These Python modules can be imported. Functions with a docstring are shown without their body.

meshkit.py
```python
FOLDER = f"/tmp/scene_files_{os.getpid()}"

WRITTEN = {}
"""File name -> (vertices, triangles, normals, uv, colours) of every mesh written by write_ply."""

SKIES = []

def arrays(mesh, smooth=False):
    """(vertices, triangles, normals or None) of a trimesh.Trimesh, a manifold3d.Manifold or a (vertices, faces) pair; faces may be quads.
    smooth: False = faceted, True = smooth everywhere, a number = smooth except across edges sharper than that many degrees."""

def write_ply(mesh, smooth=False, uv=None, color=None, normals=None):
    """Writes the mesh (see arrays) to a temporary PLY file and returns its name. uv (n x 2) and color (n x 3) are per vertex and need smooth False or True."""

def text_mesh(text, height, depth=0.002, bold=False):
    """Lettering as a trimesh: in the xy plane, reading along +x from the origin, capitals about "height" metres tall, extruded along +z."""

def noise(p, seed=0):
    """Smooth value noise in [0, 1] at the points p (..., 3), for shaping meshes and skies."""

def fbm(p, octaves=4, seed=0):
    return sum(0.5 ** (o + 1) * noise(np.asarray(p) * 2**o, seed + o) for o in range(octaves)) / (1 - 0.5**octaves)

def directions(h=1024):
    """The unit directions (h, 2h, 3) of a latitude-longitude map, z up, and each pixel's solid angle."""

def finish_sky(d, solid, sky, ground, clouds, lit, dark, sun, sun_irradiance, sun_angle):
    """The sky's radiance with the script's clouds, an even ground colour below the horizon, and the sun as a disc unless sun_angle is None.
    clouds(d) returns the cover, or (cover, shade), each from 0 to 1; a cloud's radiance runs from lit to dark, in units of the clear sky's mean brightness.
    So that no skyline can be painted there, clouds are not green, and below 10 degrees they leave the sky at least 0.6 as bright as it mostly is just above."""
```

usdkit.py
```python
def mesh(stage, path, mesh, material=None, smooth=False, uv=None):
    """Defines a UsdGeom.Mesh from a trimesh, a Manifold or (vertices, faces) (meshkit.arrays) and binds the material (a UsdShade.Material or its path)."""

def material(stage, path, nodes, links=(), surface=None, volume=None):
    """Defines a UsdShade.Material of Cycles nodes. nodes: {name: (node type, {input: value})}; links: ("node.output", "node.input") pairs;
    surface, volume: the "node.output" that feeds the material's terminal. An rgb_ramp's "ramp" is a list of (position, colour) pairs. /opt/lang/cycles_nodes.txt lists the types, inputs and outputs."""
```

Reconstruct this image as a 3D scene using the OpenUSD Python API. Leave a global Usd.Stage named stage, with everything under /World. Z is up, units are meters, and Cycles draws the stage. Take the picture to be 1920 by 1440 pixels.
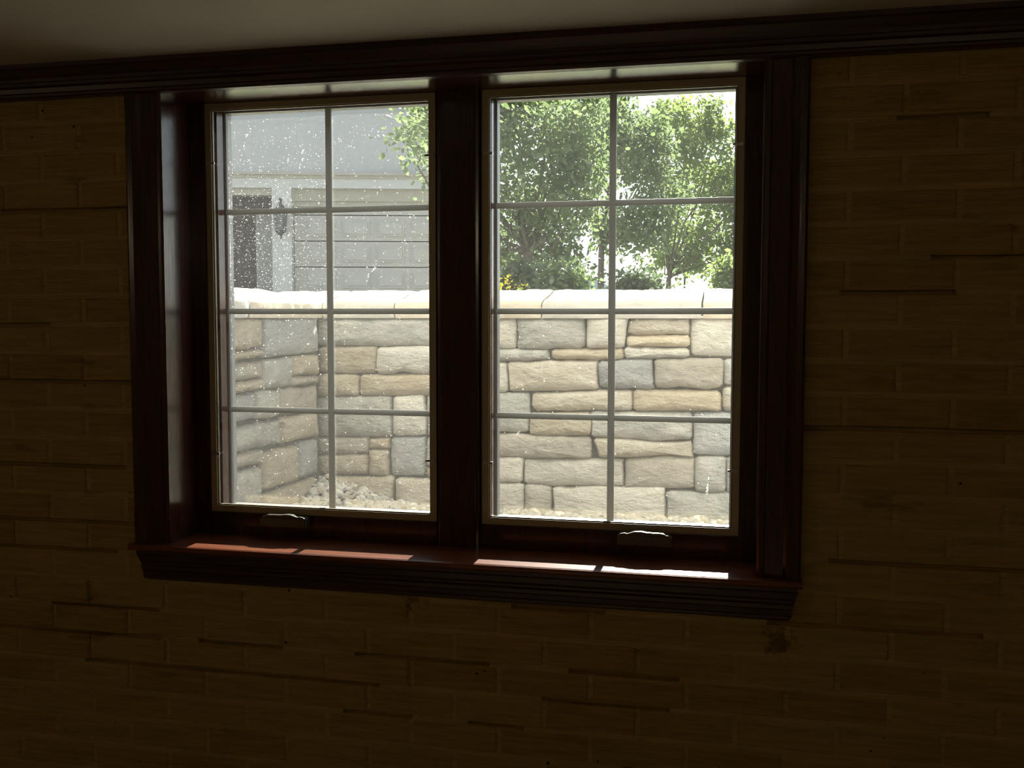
import math, numpy as np, trimesh, usdkit, meshkit
from shapely.geometry import Polygon, box as sbox
from pxr import Usd, UsdGeom, UsdLux, UsdShade, Gf

stage = Usd.Stage.CreateInMemory()
UsdGeom.SetStageUpAxis(stage, 'Z')
UsdGeom.SetStageMetersPerUnit(stage, 1.0)
UsdGeom.Xform.Define(stage, '/World')
UsdGeom.Scope.Define(stage, '/World/Looks')
rng = np.random.default_rng(7)

# ------------------------------------------------------------------ camera, sky, sun, exposure
W, H, F = 1920, 1440, 1850.0
EYE = np.array([.6238, -2.0966, 1.6537])
YAW, PITCH, ROLL = .2213, -.0659, .0013
EXPOSURE = 0.0
SKY = 0.115
SUN = 6.0
SUN_EL = math.radians(32.0)
FILL_LAMP = 13.0

_fw = np.array([-math.sin(YAW) * math.cos(PITCH), math.cos(YAW) * math.cos(PITCH), math.sin(PITCH)])
_r0 = np.array([math.cos(YAW), math.sin(YAW), 0]); _u0 = np.cross(_r0, _fw)
_r = math.cos(ROLL) * _r0 + math.sin(ROLL) * _u0
_u = -math.sin(ROLL) * _r0 + math.cos(ROLL) * _u0
cam = UsdGeom.Camera.Define(stage, '/World/camera')
cam.AddTransformOp().Set(Gf.Matrix4d(*_r, 0, *_u, 0, *(-_fw), 0, *EYE, 1))
cam.CreateHorizontalApertureAttr(36.0)
cam.CreateVerticalApertureAttr(27.0)
cam.CreateFocalLengthAttr(36.0 * F / W)
cam.CreateExposureAttr(EXPOSURE)
cam.CreateClippingRangeAttr(Gf.Vec2f(.02, 1000))

sky_look = usdkit.material(stage, '/World/Looks/sky_air', {
    "s": ("sky_texture", {"sky_type": "multiple_scattering", "sun_disc": False, "sun_elevation": SUN_EL, "sun_rotation": 0.0, "aerosol_density": 1.6}),
    "h": ("hsv", {"hue": .5, "saturation": .38, "value": 1.0, "fac": 1.0}),       # hazy, milky summer sky
    "b": ("background_shader", {"strength": SKY})}, [("s.color", "h.color"), ("h.color", "b.color")], surface="b.background")
dome = UsdLux.DomeLight.Define(stage, '/World/sky')
UsdShade.MaterialBindingAPI.Apply(dome.GetPrim()).Bind(sky_look)
sun = UsdLux.DistantLight.Define(stage, '/World/sun')
sun.CreateIntensityAttr(SUN); sun.CreateAngleAttr(.53); sun.CreateNormalizeAttr(True)
sun.CreateColorAttr(Gf.Vec3f(1, .95, .87))
sun.AddRotateXOp().Set(-(90 - math.degrees(SUN_EL)))      # comes from +y, over the well wall

# ------------------------------------------------------------------ helpers
def ray(px, py):
    return _fw + _r * (px - W / 2) / F + _u * (H / 2 - py) / F
def aty(px, py, y): q = ray(px, py); return EYE + q * (y - EYE[1]) / q[1]
def atx(px, py, x): q = ray(px, py); return EYE + q * (x - EYE[0]) / q[0]
def at_plane(px, py, p0, n): q = ray(px, py); return EYE + q * (np.dot(p0 - EYE, n) / np.dot(q, n))

used = {}
def numbered(path):
    k = used.get(path, 0); used[path] = k + 1
    return path if k == 0 else f'{path}_{k:03d}'
def obj(name, mesh, look, parent='/World', smooth=False, label=None, cat=None, group=None, kind=None):
    p = numbered(f'{parent}/{name}')
    prim = usdkit.mesh(stage, p, mesh, look, smooth=smooth).GetPrim()
    tag(prim, label, cat, group, kind)
    return p
def tag(prim, label=None, cat=None, group=None, kind=None):
    if isinstance(prim, str): prim = stage.GetPrimAtPath(prim)
    for k, v in (('label', label), ('category', cat), ('group', group), ('kind', kind)):
        if v: prim.SetCustomDataByKey(k, v)
def thing(name, loc=(0, 0, 0), label=None, cat=None, group=None, kind=None):
    p = numbered(f'/World/{name}')
    x = UsdGeom.Xform.Define(stage, p); x.AddTranslateOp().Set(Gf.Vec3d(*map(float, loc)))
    tag(x.GetPrim(), label, cat, group, kind)
    return p
cat_ = trimesh.util.concatenate
def bx(x0, x1, y0, y1, z0, z1):
    m = trimesh.creation.box((x1 - x0, y1 - y0, z1 - z0)); m.apply_translation(((x0 + x1) / 2, (y0 + y1) / 2, (z0 + z1) / 2)); return m
def cbx(x0, x1, y0, y1, z0, z1, c=.003):
    """chamfered box"""
    import manifold3d as m3
    s = m3.Manifold.cube((x1 - x0, y1 - y0, z1 - z0)).translate((x0, y0, z0))
    pts = []
    for a in (x0, x1):
        for b in (y0, y1):
            for d in (z0, z1):
                sa, sb, sd = (c if a == x0 else -c), (c if b == y0 else -c), (c if d == z0 else -c)
                pts += [(a, b + sb, d + sd), (a + sa, b, d + sd), (a + sa, b + sb, d)]
    return tm(m3.Manifold.hull_points(np.array(pts)))
def tm(man):
    q = man.to_mesh(); return trimesh.Trimesh(q.vert_properties[:, :3], q.tri_verts, process=False)
def ext_xz(poly, y0, y1):
    """shapely polygon in (x, z) extruded from y0 to y1"""
    m = trimesh.creation.extrude_polygon(poly, y1 - y0, engine='earcut')
    v = m.vertices; m2 = trimesh.Trimesh(np.c_[v[:, 0], y1 - v[:, 2], v[:, 1]], m.faces, process=False)
    return m2
def ext_profile_x(yz, x0, x1):
    """closed (y,z) profile extruded along x"""
    m = trimesh.creation.extrude_polygon(Polygon(yz), x1 - x0, engine='earcut')
    v = m.vertices; return trimesh.Trimesh(np.c_[v[:, 2] + x0, v[:, 0], v[:, 1]], m.faces, process=False)
def ext_profile_z(xy, z0, z1):
    m = trimesh.creation.extrude_polygon(Polygon(xy), z1 - z0, engine='earcut'); m.apply_translation((0, 0, z0)); return m
def tube(pts, rad, sides=7):
    p = np.asarray(pts, float); rad = np.broadcast_to(rad, (len(p),))
    t = np.gradient(p, axis=0); t /= np.linalg.norm(t, axis=1, keepdims=True)
    a = np.cross(t, [0.3, 1, 0.1]); a /= np.linalg.norm(a, axis=1, keepdims=True); b = np.cross(t, a)
    an = np.arange(sides) * 2 * np.pi / sides
    v = p[:, None] + rad[:, None, None] * (np.cos(an)[None, :, None] * a[:, None] + np.sin(an)[None, :, None] * b[:, None])
    f = []
    for i in range(len(p) - 1):
        for j in range(sides):
            k = (j + 1) % sides; f += [[i * sides + j, i * sides + k, (i + 1) * sides + k], [i * sides + j, (i + 1) * sides + k, (i + 1) * sides + j]]
    n = len(p) * sides; v = np.vstack([v.reshape(-1, 3), p[:1], p[-1:]])
    for j in range(sides):
        k = (j + 1) % sides; f += [[n, k, j], [n + 1, (len(p) - 1) * sides + j, (len(p) - 1) * sides + k]]
    return trimesh.Trimesh(v, f, process=False)
def ring(x0, x1, z0, z1, hx0, hx1, hz0, hz1, y0, y1):
    return ext_xz(sbox(x0, z0, x1, z1).difference(sbox(hx0, hz0, hx1, hz1)), y0, y1)

# ------------------------------------------------------------------ materials
def look(name, nodes, links, surface='p.BSDF'):
    return usdkit.material(stage, f'/World/Looks/{name}', nodes, links, surface=surface)
def plain(name, color, rough=.6, spec=.5, metallic=0.0):
    return look(name, {"p": ("principled_bsdf", {"base_color": color, "roughness": rough, "specular_ior_level": spec, "metallic": metallic})}, [])
def mottled(name, c0, c1, scale=(1, 1, 1), nscale=6, detail=5, rough=.8, bump=.3, bdist=.01, bscale=None, spec=.3, rnd=0.0):
    """two-tone noise colour with fine relief; rnd varies lightness from object to object"""
    n = {"g": ("geometry", {}), "m": ("mapping", {"scale": scale}),
         "n": ("noise_texture", {"scale": nscale, "detail": detail, "roughness": .6}),
         "r": ("rgb_ramp", {"ramp": [(.3, c0), (.7, c1)]}),
         "b": ("bump", {"strength": bump, "distance": bdist}),
         "n2": ("noise_texture", {"scale": bscale or nscale * 6, "detail": 6, "roughness": .65}),
         "o": ("object_info", {}), "mr": ("map_range", {"from_min": 0.0, "from_max": 1.0, "to_min": 1 - rnd, "to_max": 1 + rnd}),
         "h": ("hsv", {"hue": .5, "saturation": 1.0, "fac": 1.0}),
         "p": ("principled_bsdf", {"roughness": rough, "specular_ior_level": spec})}
    l = [("g.position", "m.vector"), ("m.vector", "n.vector"), ("m.vector", "n2.vector"), ("n.fac", "r.fac"), ("r.color", "h.color"),
         ("o.random", "mr.value"), ("mr.result", "h.value"), ("h.color", "p.base_color"), ("n2.fac", "b.height"), ("b.normal", "p.normal")]
    return look(name, n, l)

# painted brick: warm yellow-cream paint over wire-cut (horizontally combed) brick, with dirt and painted joint shade
def brick_look(name, c0, c1, grime_shade, thr):
    n = {"g": ("geometry", {}), "oi": ("object_info", {}), "ov": ("combine_xyz", {}), "o1": ("math", {"math_type": "multiply", "value2": 37.0}), "o2": ("math", {"math_type": "multiply", "value2": 3.3}),
         "of": ("vector_math", {"math_type": "add"}), "m": ("mapping", {"scale": (2.2, 2.2, 30.0)}), "m2": ("mapping", {"scale": (2.2, 2.2, 9.0)}),
         "n": ("noise_texture", {"scale": 3.0, "detail": 6, "roughness": .65}), "r": ("rgb_ramp", {"ramp": [(.32, tuple(.84 * a for a in c0)), (.66, c1)]}),
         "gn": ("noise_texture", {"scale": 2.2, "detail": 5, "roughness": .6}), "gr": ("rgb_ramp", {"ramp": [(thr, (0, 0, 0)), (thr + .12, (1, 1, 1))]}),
         "mx": ("mix_color", {"blend_type": "mix", "b": grime_shade}),
         "sp": ("voronoi_texture", {"scale": 26.0, "randomness": 1.0}), "spr": ("rgb_ramp", {"ramp": [(.0, (1, 1, 1)), (.07, (1, 1, 1)), (.1, (0, 0, 0))]}),
         "spn": ("noise_texture", {"scale": 4.0, "detail": 2}), "spt": ("rgb_ramp", {"ramp": [(.56, (0, 0, 0)), (.62, (1, 1, 1))]}),
         "spm": ("math", {"math_type": "multiply"}), "mx2": ("mix_color", {"blend_type": "mix", "b": (.03, .02, .01)}),
         "b": ("bump", {"strength": 1.0, "distance": .017}), "bn": ("noise_texture", {"scale": 5.0, "detail": 7, "roughness": .7}),
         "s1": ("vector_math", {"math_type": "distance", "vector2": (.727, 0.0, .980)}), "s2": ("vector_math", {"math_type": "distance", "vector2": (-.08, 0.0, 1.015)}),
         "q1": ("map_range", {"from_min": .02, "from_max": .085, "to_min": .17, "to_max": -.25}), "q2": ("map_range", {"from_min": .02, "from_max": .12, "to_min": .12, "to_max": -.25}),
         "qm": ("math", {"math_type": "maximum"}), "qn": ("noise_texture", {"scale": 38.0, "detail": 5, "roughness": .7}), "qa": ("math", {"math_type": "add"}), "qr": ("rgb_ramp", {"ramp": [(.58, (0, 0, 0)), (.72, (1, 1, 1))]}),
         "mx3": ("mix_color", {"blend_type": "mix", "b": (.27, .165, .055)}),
         "p": ("principled_bsdf", {"roughness": .75, "specular_ior_level": .25})}
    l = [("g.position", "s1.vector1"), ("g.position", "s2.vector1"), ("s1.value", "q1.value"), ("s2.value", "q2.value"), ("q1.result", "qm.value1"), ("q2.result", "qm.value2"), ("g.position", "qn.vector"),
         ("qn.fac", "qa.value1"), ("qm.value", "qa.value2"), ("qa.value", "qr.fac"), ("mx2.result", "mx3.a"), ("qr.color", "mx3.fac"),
         ("oi.random", "o1.value1"), ("oi.random", "o2.value1"), ("o1.value", "ov.x"), ("o2.value", "ov.z"), ("g.position", "of.vector1"), ("ov.vector", "of.vector2"), ("of.vector", "m.vector"),
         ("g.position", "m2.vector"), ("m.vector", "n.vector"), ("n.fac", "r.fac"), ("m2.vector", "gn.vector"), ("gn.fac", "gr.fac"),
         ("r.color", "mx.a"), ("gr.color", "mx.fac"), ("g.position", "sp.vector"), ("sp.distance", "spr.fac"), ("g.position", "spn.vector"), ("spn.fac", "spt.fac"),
         ("spr.color", "spm.value1"), ("spt.color", "spm.value2"), ("mx.result", "mx2.a"), ("spm.value", "mx2.fac"), ("mx3.result", "p.base_color"),
         ("m.vector", "bn.vector"), ("bn.fac", "b.height"), ("b.normal", "p.normal")]
    return look(name, n, l)
BRICK = [brick_look(f'painted_brick_{i}', c0, c1, (.34, .22, .065), .60) for i, (c0, c1) in enumerate([
    ((.50, .33, .085), (.64, .44, .13)), ((.52, .35, .10), (.62, .43, .14)), ((.47, .30, .075), (.60, .41, .12)), ((.54, .37, .11), (.66, .46, .15))])]
MORTAR = brick_look('painted_mortar', (.58, .415, .135), (.73, .535, .195), (.26, .165, .05), .60)  # dark streak colour holds painted shadow below the bricks as well as dirt
CORE = plain('wall_core_grey', (.05, .035, .02), .9)
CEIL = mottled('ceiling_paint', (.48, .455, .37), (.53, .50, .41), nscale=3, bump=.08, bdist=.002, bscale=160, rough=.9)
PLASTER = plain('plaster', (.55, .45, .28), .9)
CARPET = mottled('carpet', (.20, .15, .10), (.28, .22, .15), nscale=60, bump=.5, rough=1.0)
def wood(name, axis, c0=(.018, .0055, .003), c1=(.052, .015, .007), rough=.2, coat=.2):
    sc = {'x': (1.2, 14, 14), 'z': (14, 14, 1.2), 'y': (14, 1.2, 14)}[axis]
    n = {"g": ("geometry", {}), "m": ("mapping", {"scale": sc}), "n": ("noise_texture", {"scale": 7.0, "detail": 7, "roughness": .65, "distortion": .6}),
         "r": ("rgb_ramp", {"ramp": [(.32, c0), (.68, c1)]}), "b": ("bump", {"strength": .12, "distance": .002}),
         "p": ("principled_bsdf", {"roughness": rough, "specular_ior_level": .5, "coat_weight": coat, "coat_roughness": .12})}
    return look(name, n, [("g.position", "m.vector"), ("m.vector", "n.vector"), ("n.fac", "r.fac"), ("r.color", "p.base_color"), ("n.fac", "b.height"), ("b.normal", "p.normal")])
WOODX, WOODZ = wood('walnut_along', 'x', rough=.38, coat=0.0), wood('walnut_upright', 'z')
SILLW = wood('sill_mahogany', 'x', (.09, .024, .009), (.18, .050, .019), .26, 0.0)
TAN = plain('tan_aluminium', (.31, .255, .15), .45)
GREYBAR = plain('grille_grey', (.27, .262, .245), .5)
BEAD = plain('vinyl_bead', (.17, .17, .17), .4)
BRONZE = plain('dark_bronze', (.085, .08, .06), .3, .5, 0.0)
STEEL = plain('clip_steel', (.5, .5, .5), .3, .5, .9)
def glass(name, r0, haze):
    """see-through sheet: a thin dust film, and mirror reflection rising towards grazing angles (Schlick), the same from both sides"""
    return look(name, {"t": ("transparent_bsdf", {"color": (.97, .98, .97)}), "tl": ("translucent_bsdf", {"color": (.9, .9, .88)}), "h": ("mix_closure", {"fac": haze}),
                       "f": ("layer_weight", {"blend": .5}), "pw": ("math", {"math_type": "power", "value2": 5.0}), "ma": ("math", {"math_type": "multiply_add", "value2": 1 - r0, "value3": r0}),
                       "g": ("glossy_bsdf", {"color": (1, 1, 1), "roughness": 0.0}), "x": ("mix_closure", {})},
                [("t.BSDF", "h.closure1"), ("tl.BSDF", "h.closure2"), ("h.closure", "x.closure1"), ("g.BSDF", "x.closure2"), ("f.facing", "pw.value1"), ("pw.value", "ma.value1"), ("ma.value", "x.fac")], 'x.closure')
GLASS_OUT = {-1: glass('pane_dusty', .06, .010), 1: glass('pane_clear', .06, .006)}
GLASS_IN = glass('inner_pane', .04, .001)
DIRT = look('window_dirt', {"d": ("diffuse_bsdf", {"color": (.75, .74, .70)}), "t": ("translucent_bsdf", {"color": (.75, .74, .70)}), "x": ("mix_closure", {"fac": .6})},
            [("d.BSDF", "x.closure1"), ("t.BSDF", "x.closure2")], 'x.closure')

# ------------------------------------------------------------------ room shell
XL, XR, YB, ZC = -3.4, 3.4, -5.0, 2.25
S = 'structure'
obj('floor', bx(XL - .2, XR + .2, YB - .2, .24, -.1, 0), CARPET, label='brown carpeted basement floor below the brick wall', cat='floor', kind=S)
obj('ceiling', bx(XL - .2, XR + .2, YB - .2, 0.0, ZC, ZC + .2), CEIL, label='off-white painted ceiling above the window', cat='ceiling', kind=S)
obj('wall_left', bx(XL - .2, XL, YB, 0.0, 0, ZC), PLASTER, label='plain plastered side wall left of the room', cat='wall', kind=S)
obj('wall_right', bx(XR, XR + .2, YB, 0.0, 0, ZC), PLASTER, label='plain plastered side wall right of the room', cat='wall', kind=S)
obj('wall_back', bx(XL - .2, XR + .2, YB - .2, YB, 0, ZC), PLASTER, label='plain plastered wall behind the camera', cat='wall', kind=S)

# window dimensions (metres)
HW, JX = .7639, .6762             # casing outer, jamb
ZT, ZB, ZS = 2.1736, 1.0319, 1.120   # casing head bottom, apron bottom, stool top
G, GS = .1814, .1217              # glass plane, inner panel plane
M, A1, Z0, Z1 = .0716, .6228, 1.1769, 2.1663
MS, S1, SZ0, SZ1 = .0708, .6243, 1.1911, 2.1577

# ---- brick wall round the window
wall = thing('wall_front', label='yellowish painted brick wall round the twin window', cat='wall', kind=S)
core = cat_([bx(XL - .2, -.74, .03, .25, 0, 2.25), bx(.74, XR + .2, .03, .25, 0, 2.25), bx(-.74, .74, .03, .25, 0, 1.09), bx(XL - .2, XR + .2, .03, .25, 2.21, 5.2), bx(XL - .2, XR + .2, 0.0, .03, 2.25, 5.2)])
obj('wall_core', core, CORE, wall)
siding = cat_([bx(XL - .2, -.70, .2502, .272, .60, 5.2), bx(.70, XR + .2, .2502, .272, .60, 5.2), bx(-.70, .70, .2502, .272, .60, 1.13), bx(-.70, .70, .2502, .272, 2.20, 5.2)])
obj('siding', siding, plain('house_siding', (.58, .57, .55), .7), wall, label='pale painted outer face of the house wall')
PZ, PX, JT = .0688, .206, .0105
def zj(k): return 2.12 - PZ * k
def brick_mesh(x0, x1, z0, z1, proud):
    c = .004; jit = lambda: rng.uniform(-.0012, .0012)
    o = np.array([[x0, z0], [x1, z0], [x1, z1], [x0, z1]])
    inn = np.array([[x0 + c, z0 + c], [x1 - c, z0 + c], [x1 - c, z1 - c], [x0 + c, z1 - c]])
    tw = rng.uniform(-.0015, .0015, 4)
    v = [[a + jit(), .03, b] for a, b in o] + [[a, .0035 - proud, b + jit()] for a, b in o] + [[a + jit(), -proud + t, b + jit()] for (a, b), t in zip(inn, tw)]
    f = []
    for s in (0, 4):
        for j in range(4):
            k = (j + 1) % 4; f += [[s + j, s + k, s + 4 + k], [s + j, s + 4 + k, s + 4 + j]]
    f += [[8, 9, 10], [8, 10, 11]]
    return trimesh.Trimesh(np.array(v), f, process=False)
# joints raked out deep, as in the photo: course index, x range
DEEP = [(10, .70, 1.30), (3, -1.35, -.76), (9, -1.35, -.76), (12, -1.4, -.80), (14, -1.4, -.78), (15, -1.4, -.83), (17, -1.02, -.72), (18, -1.22, -.72), (18, -.62, -.40), (19, -.93, -.16),
        (18, -.22, .10), (20, -.25, -.08), (16, .15, .36), (18, .28, .52), (19, .22, .50), (16, .70, 1.12), (14, .82, 1.2), (1, .93, 1.10), (20, .05, .18), (21, .4, .6), (6, .83, 1.05), (7, -1.2, -1.0), (5, 1.0, 1.2)]
def deep_at(k, x):
    return any(k == a and b <= x <= c for a, b, c in DEEP)
def blocked(x0, x1, z0, z1):
    """behind the window's casing"""
    return x0 > -.745 and x1 < .745 and z0 > 1.045
fill, mortar = [], []
nb = 0
for k in range(-2, 31):
    z1, z0 = zj(k) - JT / 2, zj(k + 1) + JT / 2
    z0, z1 = max(z0, .005), min(z1, 2.2495)
    if z1 - z0 < .012: continue
    off = .844 + (0 if k % 2 else PX / 2)
    for i in range(-22, 14):
        x0, x1 = off + PX * i + JT / 2, off + PX * (i + 1) - JT / 2
        x0, x1 = max(x0, XL + .002), min(x1, XR - .002)
        if x1 - x0 < .015: continue
        if blocked(x0, x1, z0, z1): continue
        if z1 > 1.05:                                    # cut at the rough opening
            if x0 < -.745 < x1: x1 = min(x1, -.742)
            if x0 < .745 < x1: x0 = max(x0, .742)
        if x1 - x0 < .01: continue
        proud = max(-.0015, rng.normal(.0015, .0016))
        if deep_at(k + 1, (x0 + x1) / 2): proud += .0015
        m = brick_mesh(x0, x1, z0, z1, proud)
        if -1.42 < (x0 + x1) / 2 < 1.42 and .47 < z0 and z1 < 2.2 and nb < 298:
            obj('brick', m, BRICK[int(rng.integers(4))], wall); nb += 1
        else:
            fill.append(m)
        if i > -22:                                      # upright joint at the brick's left
            mortar.append(bx(x0 - JT, x0 + .001, .0026, .03, z0, z1))
    # bed joint above this course, skipping raked lengths
    edges = sorted({XL, XR, *[e for a, b, c in DEEP if a == k for e in (b, c)], -.742, .742})
    for a, b in zip(edges[:-1], edges[1:]):
        mid = (a + b) / 2
        if zj(k) > 1.06 and -.74 < mid < .74: continue
        d = .020 if deep_at(k, mid) else .0022
        mortar.append(bx(a, b, d, .03, zj(k) - JT / 2 - .001, zj(k) + JT / 2 + .001))
obj('brick_fill', cat_(fill), BRICK[0], wall, kind='stuff')
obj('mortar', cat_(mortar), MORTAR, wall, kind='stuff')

# ---- trim
crown = [(0.0, 2.2499), (-.040, 2.2499), (-.040, 2.240), (-.036, 2.236), (-.030, 2.224), (-.026, 2.218), (-.026, 2.210), (-.030, 2.207), (-.030, 2.200), (-.024, 2.196), (-.022, 2.186), (-.026, 2.182), (-.026, 2.177), (-.022, ZT), (0.0, ZT)]
crown = [(y - .004, z) for y, z in crown[1:-1]]; crown = [(-.0045, 2.2499)] + crown + [(-.0045, ZT)]
obj('trim_1', ext_profile_x(crown, XL + .01, XR - .01), WOODX, label='dark walnut moulded trim board running under the ceiling', cat='trim', kind=S)
def casing(s):
    pr = [(JX, -.0045), (JX, -.016), (JX + .004, -.020), (JX + .012, -.020), (JX + .016, -.017), (JX + .030, -.018), (JX + .052, -.020), (JX + .058, -.026), (JX + .070, -.030), (JX + .082, -.030), (HW, -.026), (HW, -.0045)]
    pr = [(s * x, y) for x, y in pr]
    return ext_profile_z(pr if s < 0 else pr[::-1], ZS + .0005, ZT - .0005)
obj('trim_2', casing(-1), WOODZ, label='dark walnut upright casing at the left of the window', cat='trim', kind=S)
obj('trim_3', casing(1), WOODZ, label='dark walnut upright casing at the right of the window', cat='trim', kind=S)
st = [(.1075, ZS), (-.038, ZS), (-.043, ZS - .002), (-.0455, ZS - .006), (-.0455, ZS - .010), (-.043, ZS - .014), (-.036, ZS - .016), (.1075, ZS - .016)]
stool_in = ext_profile_x(st, -JX - .0, JX + .0)
horn = [(-.0045, ZS), *st[1:7], (-.0045, ZS - .016)]
stool = cat_([stool_in, ext_profile_x(horn, -.771, -JX), ext_profile_x(horn, JX, .768)])
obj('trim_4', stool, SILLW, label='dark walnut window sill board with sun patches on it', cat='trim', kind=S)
za = ZS - .0165
ap = [(-.0045, za), (-.030, za), (-.030, za - .008), (-.026, za - .012), (-.024, za - .024), (-.021, za - .030), (-.021, za - .034), (-.025, za - .038), (-.025, za - .046), (-.019, za - .050), (-.017, za - .060), (-.020, za - .064), (-.020, ZB + .004), (-.016, ZB), (-.0045, ZB)]
apron = ext_profile_x(ap, -1, 1)
t = np.clip((za - apron.vertices[:, 2]) / (za - ZB), 0, 1)
apron.vertices[:, 0] = np.sign(apron.vertices[:, 0]) * (.757 - .015 * t ** 1.8 + .003 * np.sin(t * 9))
obj('trim_5', apron, WOODX, label='dark walnut moulded apron under the window sill board', cat='trim', kind=S)
mull = [(-.0525, .138), (-.0525, .112), (-.049, .106), (-.043, .104), (-.040, .100), (.040, .100), (.043, .104), (.049, .106), (.0525, .112), (.0525, .138)]
obj('trim_6', ext_profile_z(mull, ZS + .0005, ZT + .003), WOODZ, label='dark walnut mullion post between the two window halves', cat='trim', kind=S)
jb = cat_([bx(-.70, -JX, -.0045, .1075, ZS - .016, 2.19), bx(JX, .70, -.0045, .1075, ZS - .016, 2.19), bx(-JX, JX, -.0042, .138, ZT, 2.19)])
obj('trim_7', jb, WOODZ, label='dark glossy wooden jamb lining inside the window recess', cat='trim', kind=S)
# outer structure: rough frame that closes the opening
obj('rough_frame', cat_([bx(-.74, -.70, .0, .24, 1.09, 2.21), bx(.70, .74, .0, .24, 1.09, 2.21), bx(-.70, .70, .14, .24, 2.195, 2.21), bx(-.70, .70, .14, .26, 1.09, 1.135), bx(-.70, .70, .0, .14, 2.19, 2.21), bx(-.70, .70, .0, .1395, 1.09, ZS - .0165)]),
    WOODZ, wall)

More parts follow.
